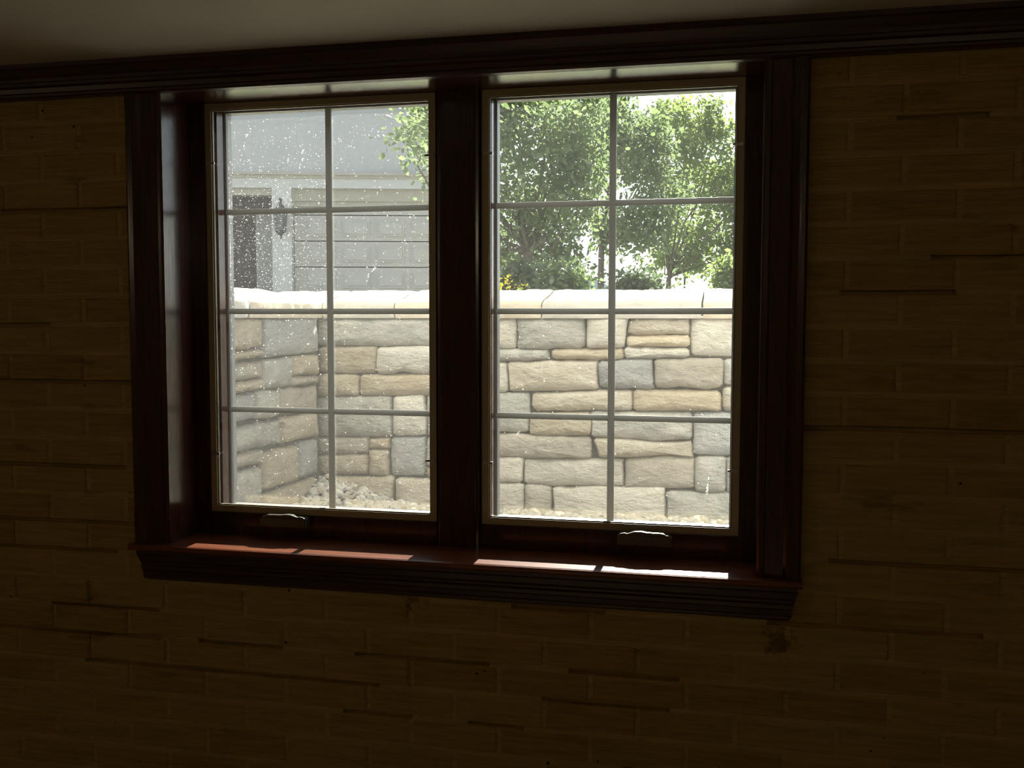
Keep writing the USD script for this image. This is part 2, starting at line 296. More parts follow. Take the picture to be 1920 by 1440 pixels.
# ---- the two window halves
def bar(a, b, w, d, axis, y):
    """rounded grille bar, elliptic section"""
    an = np.linspace(0, 2 * np.pi, 13)[:-1]
    pr = [(w / 2 * math.copysign(abs(math.cos(t)) ** .75, math.cos(t)), d / 2 * math.copysign(abs(math.sin(t)) ** .75, math.sin(t)) + y) for t in an]
    if axis == 'z':
        return ext_profile_z(pr, a, b)
    return ext_profile_x([(q, p) for p, q in pr], a, b)
for wi, s in ((1, -1), (2, 1)):
    side = 'left' if s < 0 else 'right'
    w = thing(f'window_{wi}', label=f'{side} half of the twin window with a grey eight-pane grille, ' + ('garage seen through it' if s < 0 else 'trees seen through it'), cat='window', kind=S)
    X = lambda a, b: (min(s * a, s * b), max(s * a, s * b))
    x0, x1 = X(.0532, .699); h0, h1 = X(.0533, .640)
    obj('frame', ring(x0, x1, 1.105, 2.1895, h0, h1, 1.1745, 2.1734, .1078, .1395), WOODZ, w)
    x0, x1 = X(.0045, .699); h0, h1 = X(M, A1)
    obj('sash', ring(x0, x1, 1.136, 2.1945, h0, h1, Z0, Z1, .1402, .205), WOODZ, w)
    x0, x1 = X(M + .0001, A1 - .0001); h0, h1 = X(M + .0045, A1 - .0045)
    obj('glazing_bead', ring(x0, x1, Z0 + .0001, Z1 - .0001, h0, h1, Z0 + .0045, Z1 - .0045, .1775, .2045), BEAD, w, label='pale glazing bead round the pane')
    x0, x1 = X(M + .0005, A1 - .0005)
    obj('pane', bx(x0, x1, .186, .190, Z0 + .0005, Z1 - .0005), GLASS_OUT[s], w, label='dusty sunlit glass pane' if s < 0 else 'clear sunlit glass pane')
    mm = s * (M + A1) / 2
    mz = bar(Z0 + .002, Z1 - .002, .0165, .010, 'z', 0); mz.apply_translation((mm, .1815, 0)); obj('muntin', mz, GREYBAR, w, smooth=40)
    for i in (1, 2, 3):
        zz = Z1 + (Z0 - Z1) * i / 4
        mx = bar(x0 + .001, x1 - .001, .0140, .009, 'x', 0)
        mx = ext_profile_x([(q, p) for p, q in [(.007 * math.cos(t), .0045 * math.sin(t)) for t in np.linspace(0, 2 * np.pi, 13)[:-1]]], x0 + .001, x1 - .001)
        mx.apply_translation((0, .1815, zz)); obj('muntin', mx, GREYBAR, w, smooth=40)
    # inner storm panel held by clips
    x0, x1 = X(.0548, .6395); h0, h1 = X(MS, S1)
    pf = obj('panel_frame', ring(x0, x1, 1.1752, 2.1728, h0, h1, SZ0, SZ1, .1140, .1300), TAN, w, label='slim tan metal frame of the inner panel')
    e = .0025
    obj('frame_lip', ring(h0 - .0, h1 + .0, SZ0, SZ1, h0 + e, h1 - e, SZ0 + e, SZ1 - e, .1185, .1255), plain(f'lip_{wi}', (.17, .14, .085), .4), pf)
    obj('inner_pane', bx(h0 + e, h1 - e, .1205, .1235, SZ0 + e, SZ1 - e), GLASS_IN, w)
    for xx, zz in ((S1, 2.03), (S1, 1.32), (MS, 2.03), (MS, 1.32)):
        d = -1 if xx == S1 else 1
        a, b = X(xx - d * .012, xx + d * .010)
        obj('clip', cat_([bx(a, b, .1095, .1138, zz - .0025, zz + .0025), bx(*X(xx - d * .012, xx - d * .006), .1085, .1098, zz - .004, zz + .004)]), STEEL, w)
    # crank cover with the folded handle lying on its top edge
    cx = s * .435
    def P(pts): return Polygon([(cx + s * (a - .06) if s > 0 else cx - (a - .06), z) for a, z in pts])
    body = P([(0, 1.150), (.12, 1.150), (.12, 1.169), (.112, 1.1745), (.006, 1.1745), (0, 1.170)])
    cover = cat_([ext_xz(body, .084, .1075), ext_xz(body.buffer(-.003), .081, .084)])
    cc = obj('crank_cover', cover, BRONZE, w, label='bronze crank cover below the pane')
    hd = P([(.006, 1.1747), (.016, 1.1765), (.022, 1.1752), (.038, 1.1800), (.052, 1.1808), (.066, 1.1790), (.100, 1.1786), (.106, 1.1765), (.108, 1.1747)])
    obj('crank_handle', ext_xz(hd, .083, .098), BRONZE, cc, smooth=30)
    # dirt specks and streaks on the outer pane
    n = 4200 if s < 0 else 900
    xs = rng.uniform(M + .01, A1 - .01, n) * s
    zs = Z0 + (Z1 - Z0) * rng.beta(1.6, 1.2, n) if s > 0 else Z0 + (Z1 - Z0) * rng.uniform(0.02, .99, n)
    if s < 0:
        k = rng.random(n) < .45; xs[k] = np.clip(rng.normal(-.50, .09, k.sum()), -A1 + .006, -M - .01); zs[k] = np.clip(rng.normal(1.86, .11, k.sum()), Z0 + .01, Z1 - .01)
    rad = rng.gamma(2.0, .00015, n) + .00024
    def quad(x, z, a, b, th):
        an = np.linspace(0, 2 * np.pi, 7)[:-1]; u, v = a * np.cos(an), b * np.sin(an)
        return np.c_[x + u * math.cos(th) - v * math.sin(th), np.full(6, .1855), z + u * math.sin(th) + v * math.cos(th)]
    V, Fc = [], []
    def add(x, z, a, b, th):
        o = 6 * len(V); V.append(quad(x, z, a, b, th)); Fc.extend([[o, o + j, o + j + 1] for j in range(1, 5)])
    for x, z, r in zip(xs, zs, rad): add(x, z, r * rng.uniform(.8, 1.8), r, rng.uniform(0, 3.1))
    streaks = [(465, 252, .010, .0016, .8), (458, 275, .007, .0012, 1.4), (568, 290, .013, .0018, 1.45), (562, 312, .008, .0012, 1.3), (637, 263, .006, .001, -.8), (540, 300, .008, .001, 1.5), (700, 505, .010, .0012, .9), (690, 520, .009, .001, 1.4)] if s < 0 else \
              [(1327, 905, .016, .0013, 1.5), (1020, 712, .006, .0009, 1.3), (971, 812, .005, .0009, 1.2), (1325, 922, .006, .001, 1.7)]
    for px, py, a, b, th in streaks:
        q = aty(px, py, .1855)
        for _ in range(7):                               # a streak is a row of small flecks
            k = rng.uniform(-1, 1) * a; add(q[0] + k * math.cos(th) + rng.normal(0, .0012), q[2] + k * math.sin(th) + rng.normal(0, .0012), a * rng.uniform(.12, .4), b * rng.uniform(.25, .6), th + rng.normal(0, .4))
    obj('dirt_specks', trimesh.Trimesh(np.vstack(V), Fc, process=False), DIRT, w, kind='stuff', label='pale dirt specks stuck on the glass')

# ------------------------------------------------------------------ added unseen lamps behind the camera that brighten the dim room
def emit(name, col, k):
    return look(name, {"e": ("emission", {"color": col, "strength": k})}, [], 'e.emission')
GLOW = emit('fill_lamp_glow', (1, .80, .52), FILL_LAMP)
for lx, ly, ll in ((1.45, -3.1, 'added unseen fill lamp behind the camera on the right'), (-3.0, -2.8, 'added unseen fill lamp behind the camera on the left')):
    lp = thing('ceiling_lamp', (lx, ly, 2.25), ll, 'lamp')
    b_ = trimesh.creation.cylinder(.09, .03, sections=32); b_.apply_translation((0, 0, -.0155)); obj('base', b_, BRONZE, lp)
    g_ = trimesh.creation.icosphere(2, .11); g_.apply_translation((0, 0, -.138)); obj('globe', g_, GLOW, lp, smooth=True)

# ------------------------------------------------------------------ window well: stone wall
D, XW = 1.15, -.80
STONE = {}
for key, c0, c1 in (('grey', (.42, .41, .38), (.66, .64, .57)), ('blue', (.42, .42, .42), (.56, .55, .53)), ('tan', (.50, .43, .32), (.67, .60, .48)), ('warm', (.58, .51, .41), (.73, .67, .57)),
                    ('cream', (.66, .62, .53), (.82, .78, .70)), ('brown', (.46, .42, .35), (.62, .57, .49)), ('ochre', (.57, .47, .33), (.72, .64, .50))):
    STONE[key] = mottled('stone_' + key, c0, c1, scale=(1, 1, 1.8), nscale=11, detail=8, bump=.9, bdist=.03, bscale=30, rough=.95, spec=.1, rnd=.10)
STONE_MORTAR = mottled('stone_mortar', (.10, .095, .085), (.20, .19, .165), nscale=30, bump=.6, rough=1.0, spec=.1)
sw = thing('stone_wall', (0, 0, 0), 'long retaining wall of tan and grey stones with capstones facing the window', 'stone wall')
sr = thing('stone_wall', (0, 0, 0), 'short stone return wall seen at an angle at the far left of the left window half', 'stone wall')
def stone_mesh(poly2, to3, seed, depth=.026, grow=.003):
    """poly2: outline (n,2) in wall coordinates (u, z); to3(u, z, out) -> 3D. A pillowed, slightly ragged block with real thickness."""
    P_ = Polygon(poly2).buffer(grow, join_style=2).buffer(-.008).buffer(.008, quad_segs=3)
    if P_.is_empty: return None
    if P_.geom_type != 'Polygon': P_ = max(P_.geoms, key=lambda g: g.area)
    n = int(np.clip(P_.length / .018, 20, 64)); L = P_.exterior
    pts = np.array([L.interpolate(i / n, normalized=True).coords[0] for i in range(n)])
    if not L.is_ccw: pts = pts[::-1]
    rr = np.random.default_rng(seed)
    t = np.roll(pts, -1, 0) - np.roll(pts, 1, 0); nrm = np.c_[t[:, 1], -t[:, 0]]; nrm /= np.linalg.norm(nrm, axis=1, keepdims=True)
    wob = (meshkit.fbm(np.c_[pts * 22, np.full(n, seed * 3.1)], 3) - .5) * .012
    pts = pts + nrm * wob[:, None]
    c = np.array(P_.centroid.coords[0])
    base = rr.uniform(-.004, .008)
    def level(q, out, amp):
        nz = (meshkit.fbm(np.c_[q * 14, np.full(len(q), seed * 1.7)], 4) - .5) * amp
        return np.array([to3(a, b, out + base + k) for (a, b), k in zip(q, nz)])
    size = np.sqrt(P_.area)
    in1 = pts - nrm * .008
    rings = [np.array([to3(a, b, -.05) for a, b in pts]), level(pts, 0, .004), level(in1, depth * .62, .008)]
    for fct, dd in ((.72, .92), (.38, 1.0)):
        rings.append(level(c + (in1 - c) * fct, depth * dd, .016))
    v = np.vstack(rings + [level(c[None], depth, .016)])
    f = []
    for a in range(len(rings) - 1):
        for j in range(n):
            k = (j + 1) % n; f += [[a * n + j, a * n + k, (a + 1) * n + k], [a * n + j, (a + 1) * n + k, (a + 1) * n + j]]
    o = (len(rings) - 1) * n
    for j in range(n): f.append([o + j, o + (j + 1) % n, len(rings) * n])
    return trimesh.Trimesh(v, f, process=False)
def back3(u, z, out): return (u, D - out, z)
def side3(u, z, out): return (XW + out, u, z)
zl = lambda x, y: (400 + x / 3.13, 520 + y / 3.13)
zr = lambda x, y: (890 + x / 3.0, 530 + y / 3.0)
def L_(*p): return [zl(*q) for q in p]
def R_(x0, y0, x1, y1, jig=None): return [zr(x0, y0), zr(x1, y0), zr(x1, y1), zr(x0, y1)]
def Lr(x0, y0, x1, y1): return [zl(x0, y0), zl(x1, y0), zl(x1, y1), zl(x0, y1)]
back_stones = [
    (L_((612, 238), (1440, 225), (1440, 402), (900, 402), (612, 398)), 'grey'),
    (L_((615, 412), (955, 408), (955, 558), (800, 566), (615, 556)), 'tan'), (L_((962, 412), (1240, 408), (1460, 410), (1460, 562), (1180, 562), (1100, 548), (1050, 566), (962, 560)), 'cream'),
    (L_((605, 576), (780, 568), (850, 580), (858, 690), (605, 694)), 'tan'), (L_((862, 572), (1460, 566), (1460, 690), (862, 690)), 'ochre'),
    (L_((605, 704), (1045, 696), (1050, 932), (605, 930)), 'grey'), (L_((1058, 696), (1236, 690), (1246, 925), (1058, 925)), 'cream'), (L_((1254, 690), (1456, 690), (1456, 930), (1254, 930)), 'grey'),
    (L_((605, 938), (905, 938), (908, 1030), (605, 1030)), 'brown'), (Lr(914, 940, 1034, 1004), 'ochre'), (L_((918, 1012), (1030, 1010), (1026, 1166), (918, 1162)), 'tan'),
    (L_((1044, 942), (1244, 938), (1240, 1162), (1044, 1160)), 'blue'), (L_((1252, 938), (1456, 938), (1456, 1106), (1252, 1106)), 'grey'), (Lr(1254, 1114, 1456, 1172), 'ochre'),
    (L_((605, 1042), (905, 1036), (915, 1060), (905, 1156), (605, 1156)), 'tan'),
    (Lr(600, 1166, 668, 1260), 'brown'), (L_((676, 1170), (1056, 1170), (1050, 1420), (676, 1420)), 'tan'), (L_((1072, 1182), (1456, 1182), (1456, 1450), (1072, 1450)), 'warm'),
    (R_(-60, 192, 234, 370), 'cream'), ([zr(242, 196), zr(618, 192), zr(624, 345), zr(590, 368), zr(240, 372)], 'grey'), ([zr(636, 196), zr(860, 192), zr(838, 362), zr(636, 368)], 'cream'),
    ([zr(868, 215), zr(895, 196), zr(1206, 198), zr(1206, 288), zr(1000, 294), zr(860, 288)], 'warm'), (R_(856, 298, 1206, 358), 'ochre'), (R_(1218, 196, 1500, 410), 'cream'),
    ([zr(-60, 376), zr(410, 380), zr(420, 430), zr(280, 440), zr(-60, 440)], 'grey'), ([zr(430, 376), zr(835, 370), zr(842, 420), zr(815, 434), zr(440, 428)], 'ochre'), ([zr(846, 366), zr(1204, 370), zr(1202, 420), zr(850, 426)], 'cream'),
    (R_(-60, 448, 184, 612), 'cream'), ([zr(188, 450), zr(420, 440), zr(690, 446), zr(692, 596), zr(400, 606), zr(196, 616)], 'warm'), ([zr(696, 446), zr(1000, 432), zr(1002, 594), zr(760, 590), zr(698, 580)], 'blue'),
    ([zr(1008, 432), zr(1396, 428), zr(1388, 582), zr(1300, 600), zr(1180, 586), zr(1014, 584)], 'brown'), (R_(1400, 430, 1620, 576), 'grey'),
    (R_(-60, 622, 304, 838), 'grey'), ([zr(322, 622), zr(700, 606), zr(884, 608), zr(886, 716), zr(340, 722), zr(318, 690)], 'warm'), ([zr(894, 606), zr(1370, 606), zr(1388, 640), zr(1380, 720), zr(960, 718), zr(894, 716)], 'ochre'), (R_(1400, 590, 1620, 716), 'warm'),
    (R_(310, 734, 652, 858), 'tan'), ([zr(656, 726), zr(1222, 730), zr(1220, 880), zr(1000, 892), zr(880, 876), zr(658, 866)], 'grey'), ([zr(1228, 730), zr(1620, 730), zr(1620, 960), zr(1300, 972), zr(1230, 960)], 'blue'),
    ([zr(-60, 850), zr(200, 850), zr(655, 872), zr(655, 986), zr(400, 986), zr(-60, 968)], 'brown'), ([zr(664, 874), zr(880, 886), zr(1000, 900), zr(1218, 896), zr(1228, 984), zr(1060, 962), zr(860, 982), zr(710, 980), zr(690, 920)], 'warm'),
    (R_(-60, 982, 268, 1120), 'cream'), ([zr(278, 992), zr(836, 996), zr(838, 1146), zr(420, 1142), zr(276, 1128)], 'cream'), ([zr(848, 992), zr(1060, 972), zr(1236, 992), zr(1236, 1154), zr(848, 1154)], 'brown'), (R_(1242, 980, 1412, 1172), 'grey'), (R_(1420, 980, 1620, 1180), 'grey'),
    (R_(-60, 1132, 272, 1400), 'cream'), ([zr(282, 1136), zr(430, 1146), zr(430, 1400), zr(282, 1400)], 'brown'), (R_(440, 1150, 1068, 1400), 'cream'), (R_(1078, 1176, 1620, 1400), 'grey')]
allv = 0
for i, (pp, key) in enumerate(back_stones):
    q = np.array([aty(x, y, D - .012)[[0, 2]] for x, y in pp])
    m = stone_mesh(q, back3, 11 + i)
    if m is not None: obj('stone', m, STONE[key], sw, smooth=50)
xr_end = aty(*zr(1624, 700), D)[0]
z_rows = [1.645, 1.50, 1.42, 1.30, 1.19, 1.07, .90]
gr = np.random.default_rng(3)
for a, b in zip(z_rows[:-1], z_rows[1:]):             # the wall goes on to the right of what the window shows
    x = xr_end
    while x < 1.75:
        wd = gr.uniform(.16, .34); x2 = min(x + wd, 1.80)
        m = stone_mesh([(x + .004, b + .004), (x2 - .004, b + .004), (x2 - .004, a - .004), (x + .004, a - .004)], back3, int(gr.integers(1e6)))
        if m is not None: obj('stone', m, STONE[list(STONE)[int(gr.integers(7))]], sw, smooth=50)
        x = x2
side_stones = [
    (L_((20, 238), (280, 240), (280, 412), (20, 440)), 'tan'), (L_((288, 240), (600, 225), (608, 440), (288, 472)), 'blue'),
    (L_((20, 450), (282, 422), (282, 462), (20, 500)), 'tan'), (L_((20, 524), (284, 492), (288, 588), (20, 626)), 'brown'), (L_((20, 644), (286, 598), (286, 652), (20, 702)), 'tan'),
    (L_((292, 490), (450, 470), (446, 634), (290, 656)), 'grey'), (L_((460, 466), (606, 452), (610, 566), (458, 576)), 'tan'), (L_((456, 584), (606, 576), (600, 624), (450, 640)), 'brown'),
    (L_((20, 720), (230, 670), (232, 826), (20, 876)), 'blue'), (L_((236, 668), (374, 656), (374, 816), (238, 828)), 'grey'), (L_((380, 654), (600, 634), (600, 782), (380, 806)), 'brown'),
    (L_((20, 902), (384, 834), (390, 974), (20, 1056)), 'grey'), (L_((392, 828), (594, 796), (606, 930), (396, 972)), 'tan'),
    (L_((20, 1076), (284, 1004), (284, 1086), (20, 1146)), 'brown'), (L_((290, 1034), (488, 984), (490, 1190), (290, 1254)), 'tan'), (L_((496, 972), (597, 944), (600, 1148), (496, 1184)), 'blue'),
    (L_((20, 1180), (274, 1112), (280, 1330), (20, 1400)), 'grey'), (L_((290, 1278), (600, 1172), (600, 1420), (290, 1520)), 'tan')]
for i, (pp, key) in enumerate(side_stones):
    q = np.array([atx(x, y, XW + .012)[[1, 2]] for x, y in pp])
    q[:, 0] = np.minimum(q[:, 0], D - .012)
    m = stone_mesh(q, side3, 211 + i, grow=.002)
    if m is not None:
        m.faces = m.faces[:, ::-1]; obj('stone', m, STONE[key], sr, smooth=50)
ys0 = min(atx(*zl(20, y), XW)[1] for y in (240, 600, 1000))
for a, b in zip(z_rows[:-1], z_rows[1:]):
    x = ys0 - .01
    while x > .30:
        x2 = max(x - gr.uniform(.16, .3), .285)
        m = stone_mesh([(x2 + .004, b + .004), (x - .004, b + .004), (x - .004, a - .004), (x2 + .004, a - .004)], side3, int(gr.integers(1e6)))
        if m is not None: m.faces = m.faces[:, ::-1]; obj('stone', m, STONE[list(STONE)[int(gr.integers(7))]], sr, smooth=50)
        x = x2
obj('mortar', bx(XW - .25, 1.95, D + .004, D + .24, .80, 1.652), STONE_MORTAR, sw, label='recessed grey mortar between the stones')
obj('mortar', bx(XW - .25, XW - .004, .285, D + .0035, .80, 1.652), STONE_MORTAR, sr, label='recessed grey mortar between the stones')
CAPM = [mottled(f'capstone_{i}', a, b, nscale=8, bump=.5, bdist=.012, bscale=26, rough=.9, spec=.15) for i, (a, b) in enumerate([((.55, .48, .37), (.68, .61, .50)), ((.50, .47, .41), (.64, .61, .55)), ((.58, .50, .38), (.70, .62, .50))])]
def cap(u0, u1, to3, seed, mat, flip=False, end=None):
    """a weathered capstone: rough front, top sloping back up, flat rear"""
    prof = [(-.004, 1.654), (.030, 1.656), (.034, 1.668), (.034, 1.700), (.027, 1.714), (-.01, 1.722), (-.06, 1.731), (-.13, 1.744), (-.20, 1.756), (-.27, 1.757), (-.272, 1.654)]
    nu = max(4, int((u1 - u0) / .02)); us = np.linspace(u0 + .003, u1 - .003, nu); n = len(prof); V = []
    for a, u in enumerate(us):
        for out, z in prof:
            q = np.array([[u * 13, out * 13 + seed, z * 13]]); d = (meshkit.fbm(q, 4)[0] - .5); d2 = (meshkit.fbm(q * 2.7 + 9, 3)[0] - .5)
            e_ = .006 if a in (0, nu - 1) else 0
            oo = out + (.022 * d if out > -.25 else 0) - (e_ if out > 0 else 0)
            lim = D if to3 is side3 else 99
            V.append(to3(u, z + (.016 * d2 if z > 1.66 else 0) - (e_ if z > 1.70 else 0), oo))
    f = []
    for a in range(nu - 1):
        for j in range(n):
            k = (j + 1) % n; f += [[a * n + j, (a + 1) * n + k, a * n + k], [a * n + j, (a + 1) * n + j, (a + 1) * n + k]]
    for j in range(1, n - 1): f += [[0, j, j + 1], [(nu - 1) * n, (nu - 1) * n + j + 1, (nu - 1) * n + j]]
    m = trimesh.Trimesh(np.array(V), f, process=False)
    if m.volume < 0: m.invert()
    obj('capstone', m, mat, sr if to3 is side3 else sw, smooth=45)
cuts = [-.80, aty(*zl(640, 150), D - .03)[0], aty(*zl(1062, 150), D - .03)[0], aty(*zr(-20, 110), D - .03)[0], aty(*zr(375, 110), D - .03)[0], aty(*zr(1280, 110), D - .03)[0], .95, 1.42, 1.92]
cuts[0] = XW - .26
for i, (a, b) in enumerate(zip(cuts[:-1], cuts[1:])): cap(a, b, back3, 5 + i * 7, CAPM[i % 3])
cs = [.285, .58, atx(*zl(470, 150), XW + .03)[1], D - .040]
for i, (a, b) in enumerate(zip(cs[:-1], cs[1:])): cap(a, b, side3, 105 + i * 7, CAPM[(i + 1) % 3])

# ---- gravel bed in the well
def gz(x, y):
    return 1.000 + .085 * np.exp(-(((x - XW) / .22) ** 2 + ((y - D) / .26) ** 2)) + .02 * np.exp(-((x - XW) / .14) ** 2) + .012 * (meshkit.noise(np.c_[x * 6, y * 6, 0 * x]) - .5)
gv = thing('gravel_bed', (0, 0, 0), 'bed of pale rounded gravel at the foot of the stone wall', 'gravel')
PEB = [mottled(f'pebble_{i}', a, b, nscale=30, bump=.3, bdist=.003, rough=.85, spec=.2, rnd=.12) for i, (a, b) in enumerate([((.48, .45, .38), (.64, .60, .52)), ((.40, .34, .27), (.54, .47, .38)), ((.38, .37, .34), (.52, .50, .46)), ((.58, .55, .48), (.72, .69, .62))])]
ico = trimesh.creation.icosphere(1)
cand = []
pr_ = np.random.default_rng(21)
N = 7000
gx, gy = pr_.uniform(XW + .04, 1.3, N), pr_.uniform(.62, D - .04, N)
gh = gz(gx, gy)
sz = pr_.gamma(8, .0009, N) + .0025
for x, y, z, r in zip(gx, gy, gh, sz):
    v = ico.vertices * (r * pr_.uniform(.8, 1.5), r * pr_.uniform(.8, 1.5), r * pr_.uniform(.55, .9))
    v = v * (1 + .55 * (meshkit.noise(ico.vertices * 1.6 + pr_.uniform(0, 50, 3))[:, None] - .5))
    th = pr_.uniform(0, 6.28); R = trimesh.transformations.euler_matrix(pr_.normal(0, .4), pr_.normal(0, .4), th)[:3, :3]
    c = np.array([x, y, z + r * .35 + pr_.uniform(0, .006)])
    d = c - EYE; px = W / 2 + F * d @ _r / (d @ _fw); py = H / 2 - F * d @ _u / (d @ _fw)
    vis = (430 < px < 815 and py < 958 + (px - 430) * .055) or (925 < px < 1380 and py < 985)
    cand.append((vis, r, v @ R.T + c))
order = sorted(range(N), key=lambda i: (not cand[i][0], -cand[i][1]))
for i in order[:290]: obj('pebble', trimesh.Trimesh(cand[i][2], ico.faces, process=False), PEB[int(pr_.integers(4))], gv)
obj('gravel_fill', cat_([trimesh.Trimesh(cand[i][2], ico.faces, process=False) for i in order[290:]]), PEB[2], gv, kind='stuff')
ux, uy = np.meshgrid(np.linspace(XW + .045, 1.95, 60), np.linspace(.275, D - .045, 24), indexing='ij'); uz = gz(ux.ravel(), uy.ravel()).reshape(ux.shape) - .006
vv = np.c_[ux.ravel(), uy.ravel(), uz.ravel()]; ff = []
for i in range(59):
    for j in range(23):
        a = i * 24 + j; ff += [[a, a + 24, a + 25], [a, a + 25, a + 1]]
obj('gravel_base', (vv, np.array(ff)), PEB[1], gv, kind='stuff')

# ------------------------------------------------------------------ beyond the well
GROUND = 1.60
LAWN = mottled('lawn', (.10, .15, .05), (.18, .22, .08), nscale=8, rough=1.0, bump=.5)
PAVE = mottled('driveway', (.42, .40, .37), (.50, .48, .45), nscale=4, rough=.95, bump=.2)
gpoly = sbox(-40, D + .25, 40, 70)
def flat(poly, z, name, lk, label, cat):
    m = trimesh.creation.extrude_polygon(poly, .1, engine='earcut'); m.apply_translation((0, 0, z - .1)); obj(name, m, lk, label=label, cat=cat, kind=S)
flat(gpoly, GROUND, 'ground', LAWN, 'green lawn beyond the stone wall', 'ground')
flat(Polygon([(-12, 3), (-.5, 3), (-1.5, 15.5), (-14, 13)]), GROUND + .02 + .1 - .1, 'driveway', PAVE, 'pale concrete driveway before the garage', 'driveway')

# ---- garage building: plane facing the camera
FYAW = .27
fn = np.array([math.sin(FYAW), -math.cos(FYAW), 0.0]); fu = np.array([math.cos(FYAW), math.sin(FYAW), 0.0])
FP = EYE + 15.6 * ray(660, 598) / np.linalg.norm(ray(660, 598)); FP[2] = 0
def fuv(px, py, depth=0.0):
    p = at_plane(px, py, FP - fn * depth, fn) ; return np.dot(p - FP, fu), p[2]
def fbox(u0, u1, z0, z1, d0, d1):
    """box on the facade: u along it, d = depth behind its face (negative = proud)"""
    m = bx(u0, u1, d0, d1, z0, z1)
    v = m.vertices; m.vertices = FP + v[:, :1] * fu - v[:, 1:2] * fn + np.c_[0 * v[:, 0], 0 * v[:, 0], v[:, 2]]
    return m
STUCCO = mottled('stucco', (.47, .47, .475), (.51, .51, .515), nscale=2, bump=.2, bscale=60, bdist=.01, rough=.95, spec=.1)
TRIMW = plain('garage_trim', (.57, .565, .545), .6)
TRIMT = plain('garage_tan_trim', (.42, .39, .32), .6)
DOORP = plain('garage_door_paint', (.50, .48, .44), .5)
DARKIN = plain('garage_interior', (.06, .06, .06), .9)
ga = thing('garage', FP * 0, 'pale grey stucco garage building seen through the left window half', 'building')
uA, uB = fuv(330, 300)[0], fuv(872, 300)[0]
uo0, uo1 = fuv(380, 400)[0], fuv(510, 400)[0]; ud0 = fuv(547, 400)[0]; ud1 = fuv(846, 400)[0]
zc0, zc1 = fuv(600, 335)[1], fuv(600, 325)[1]; zh = fuv(600, 353)[1]
ZR = 6.6
obj('wall', cat_([fbox(uA, uB, zc1, ZR, 0, .25)]), STUCCO, ga, label='grey stucco upper wall')
obj('frieze', fbox(uA, uB, zh, zc0, -.02, .25), TRIMW, ga)
obj('cornice', cat_([fbox(uA - .03, uB + .03, zc0, zc0 + (zc1 - zc0) * .55, -.05, .25), fbox(uA - .05, uB + .05, zc0 + (zc1 - zc0) * .55, zc1, -.09, .25)]), TRIMT, ga)
for a, b in ((uo1, ud0), (ud1, uB), (uA, uo0)): obj('pier', fbox(a, b, GROUND, zh, -.02, .25), TRIMW, ga)
obj('opening_frame', cat_([fbox(uo0, uo1, fuv(470, 365)[1], zh, .06, .25)]), TRIMT, ga)
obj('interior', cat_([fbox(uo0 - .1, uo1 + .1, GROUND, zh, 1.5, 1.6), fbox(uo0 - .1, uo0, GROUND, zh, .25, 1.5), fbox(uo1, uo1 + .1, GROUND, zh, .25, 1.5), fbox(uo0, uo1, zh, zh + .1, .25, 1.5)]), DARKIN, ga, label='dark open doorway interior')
ul0 = fuv(480, 450, .9)[0]; ul1 = fuv(509, 450, .9)[0]
obj('door_leaf', fbox(ul0, ul1 + .05, GROUND + .02, fuv(490, 398, .9)[1], .9, .95), plain('door_leaf', (.46, .46, .44), .7), ga, label='half-open grey door leaf')
obj('door_header', cat_([fbox(ud0, ud1, fuv(650, 376)[1], zh, .10, .25), fbox(ud0, ud1, fuv(650, 386)[1], fuv(650, 376)[1], .14, .25)]), TRIMT, ga)
gd = None
sec_h = (fuv(700, 451)[1] - fuv(700, 500)[1]); ztop = fuv(700, 386)[1]; zsec = fuv(700, 500)[1]
lines = [ztop] + [z for z in [zsec + sec_h * k for k in (3, 2, 1, 0, -1, -2, -3)] if GROUND + .1 < z < ztop - .05] + [GROUND + .02]
for zt_, zb_ in zip(lines[:-1], lines[1:]):
    sct = obj('door_section', fbox(ud0 + .01, ud1 - .01, zb_ + .009, zt_ - .009, .17, .22), DOORP, ga)
    up = fuv(640, 480)[0]; pitch = fuv(705.5, 480)[0] - up; pw = fuv(692, 480)[0] - up
    for k in range(-2, 4):
        a = up + k * pitch
        if a < ud0 + .04: continue
        if a + pw > ud1 - .04: continue
        hh = (zt_ - zb_) * .19
        if zt_ - zb_ < .2: continue
        pm = cat_([fbox(a, a + pw, zb_ + hh, zt_ - hh, .150, .171), fbox(a + .035, a + pw - .035, zb_ + hh + .035, zt_ - hh - .035, .130, .151)])
        obj('door_panel', pm, DOORP, sct)
obj('roof', cat_([fbox(uA - .3, uB + .35, ZR, ZR + .15, -.4, 3.0)]), plain('roof_shingle', (.16, .15, .14), .9), ga)
obj('side_wall', cat_([fbox(uB - .2, uB, GROUND, ZR, .25, 3.0), fbox(uA, uA + .2, GROUND, ZR, .25, 3.0), fbox(uA, uB, GROUND, ZR, 2.9, 3.1)]), STUCCO, ga)
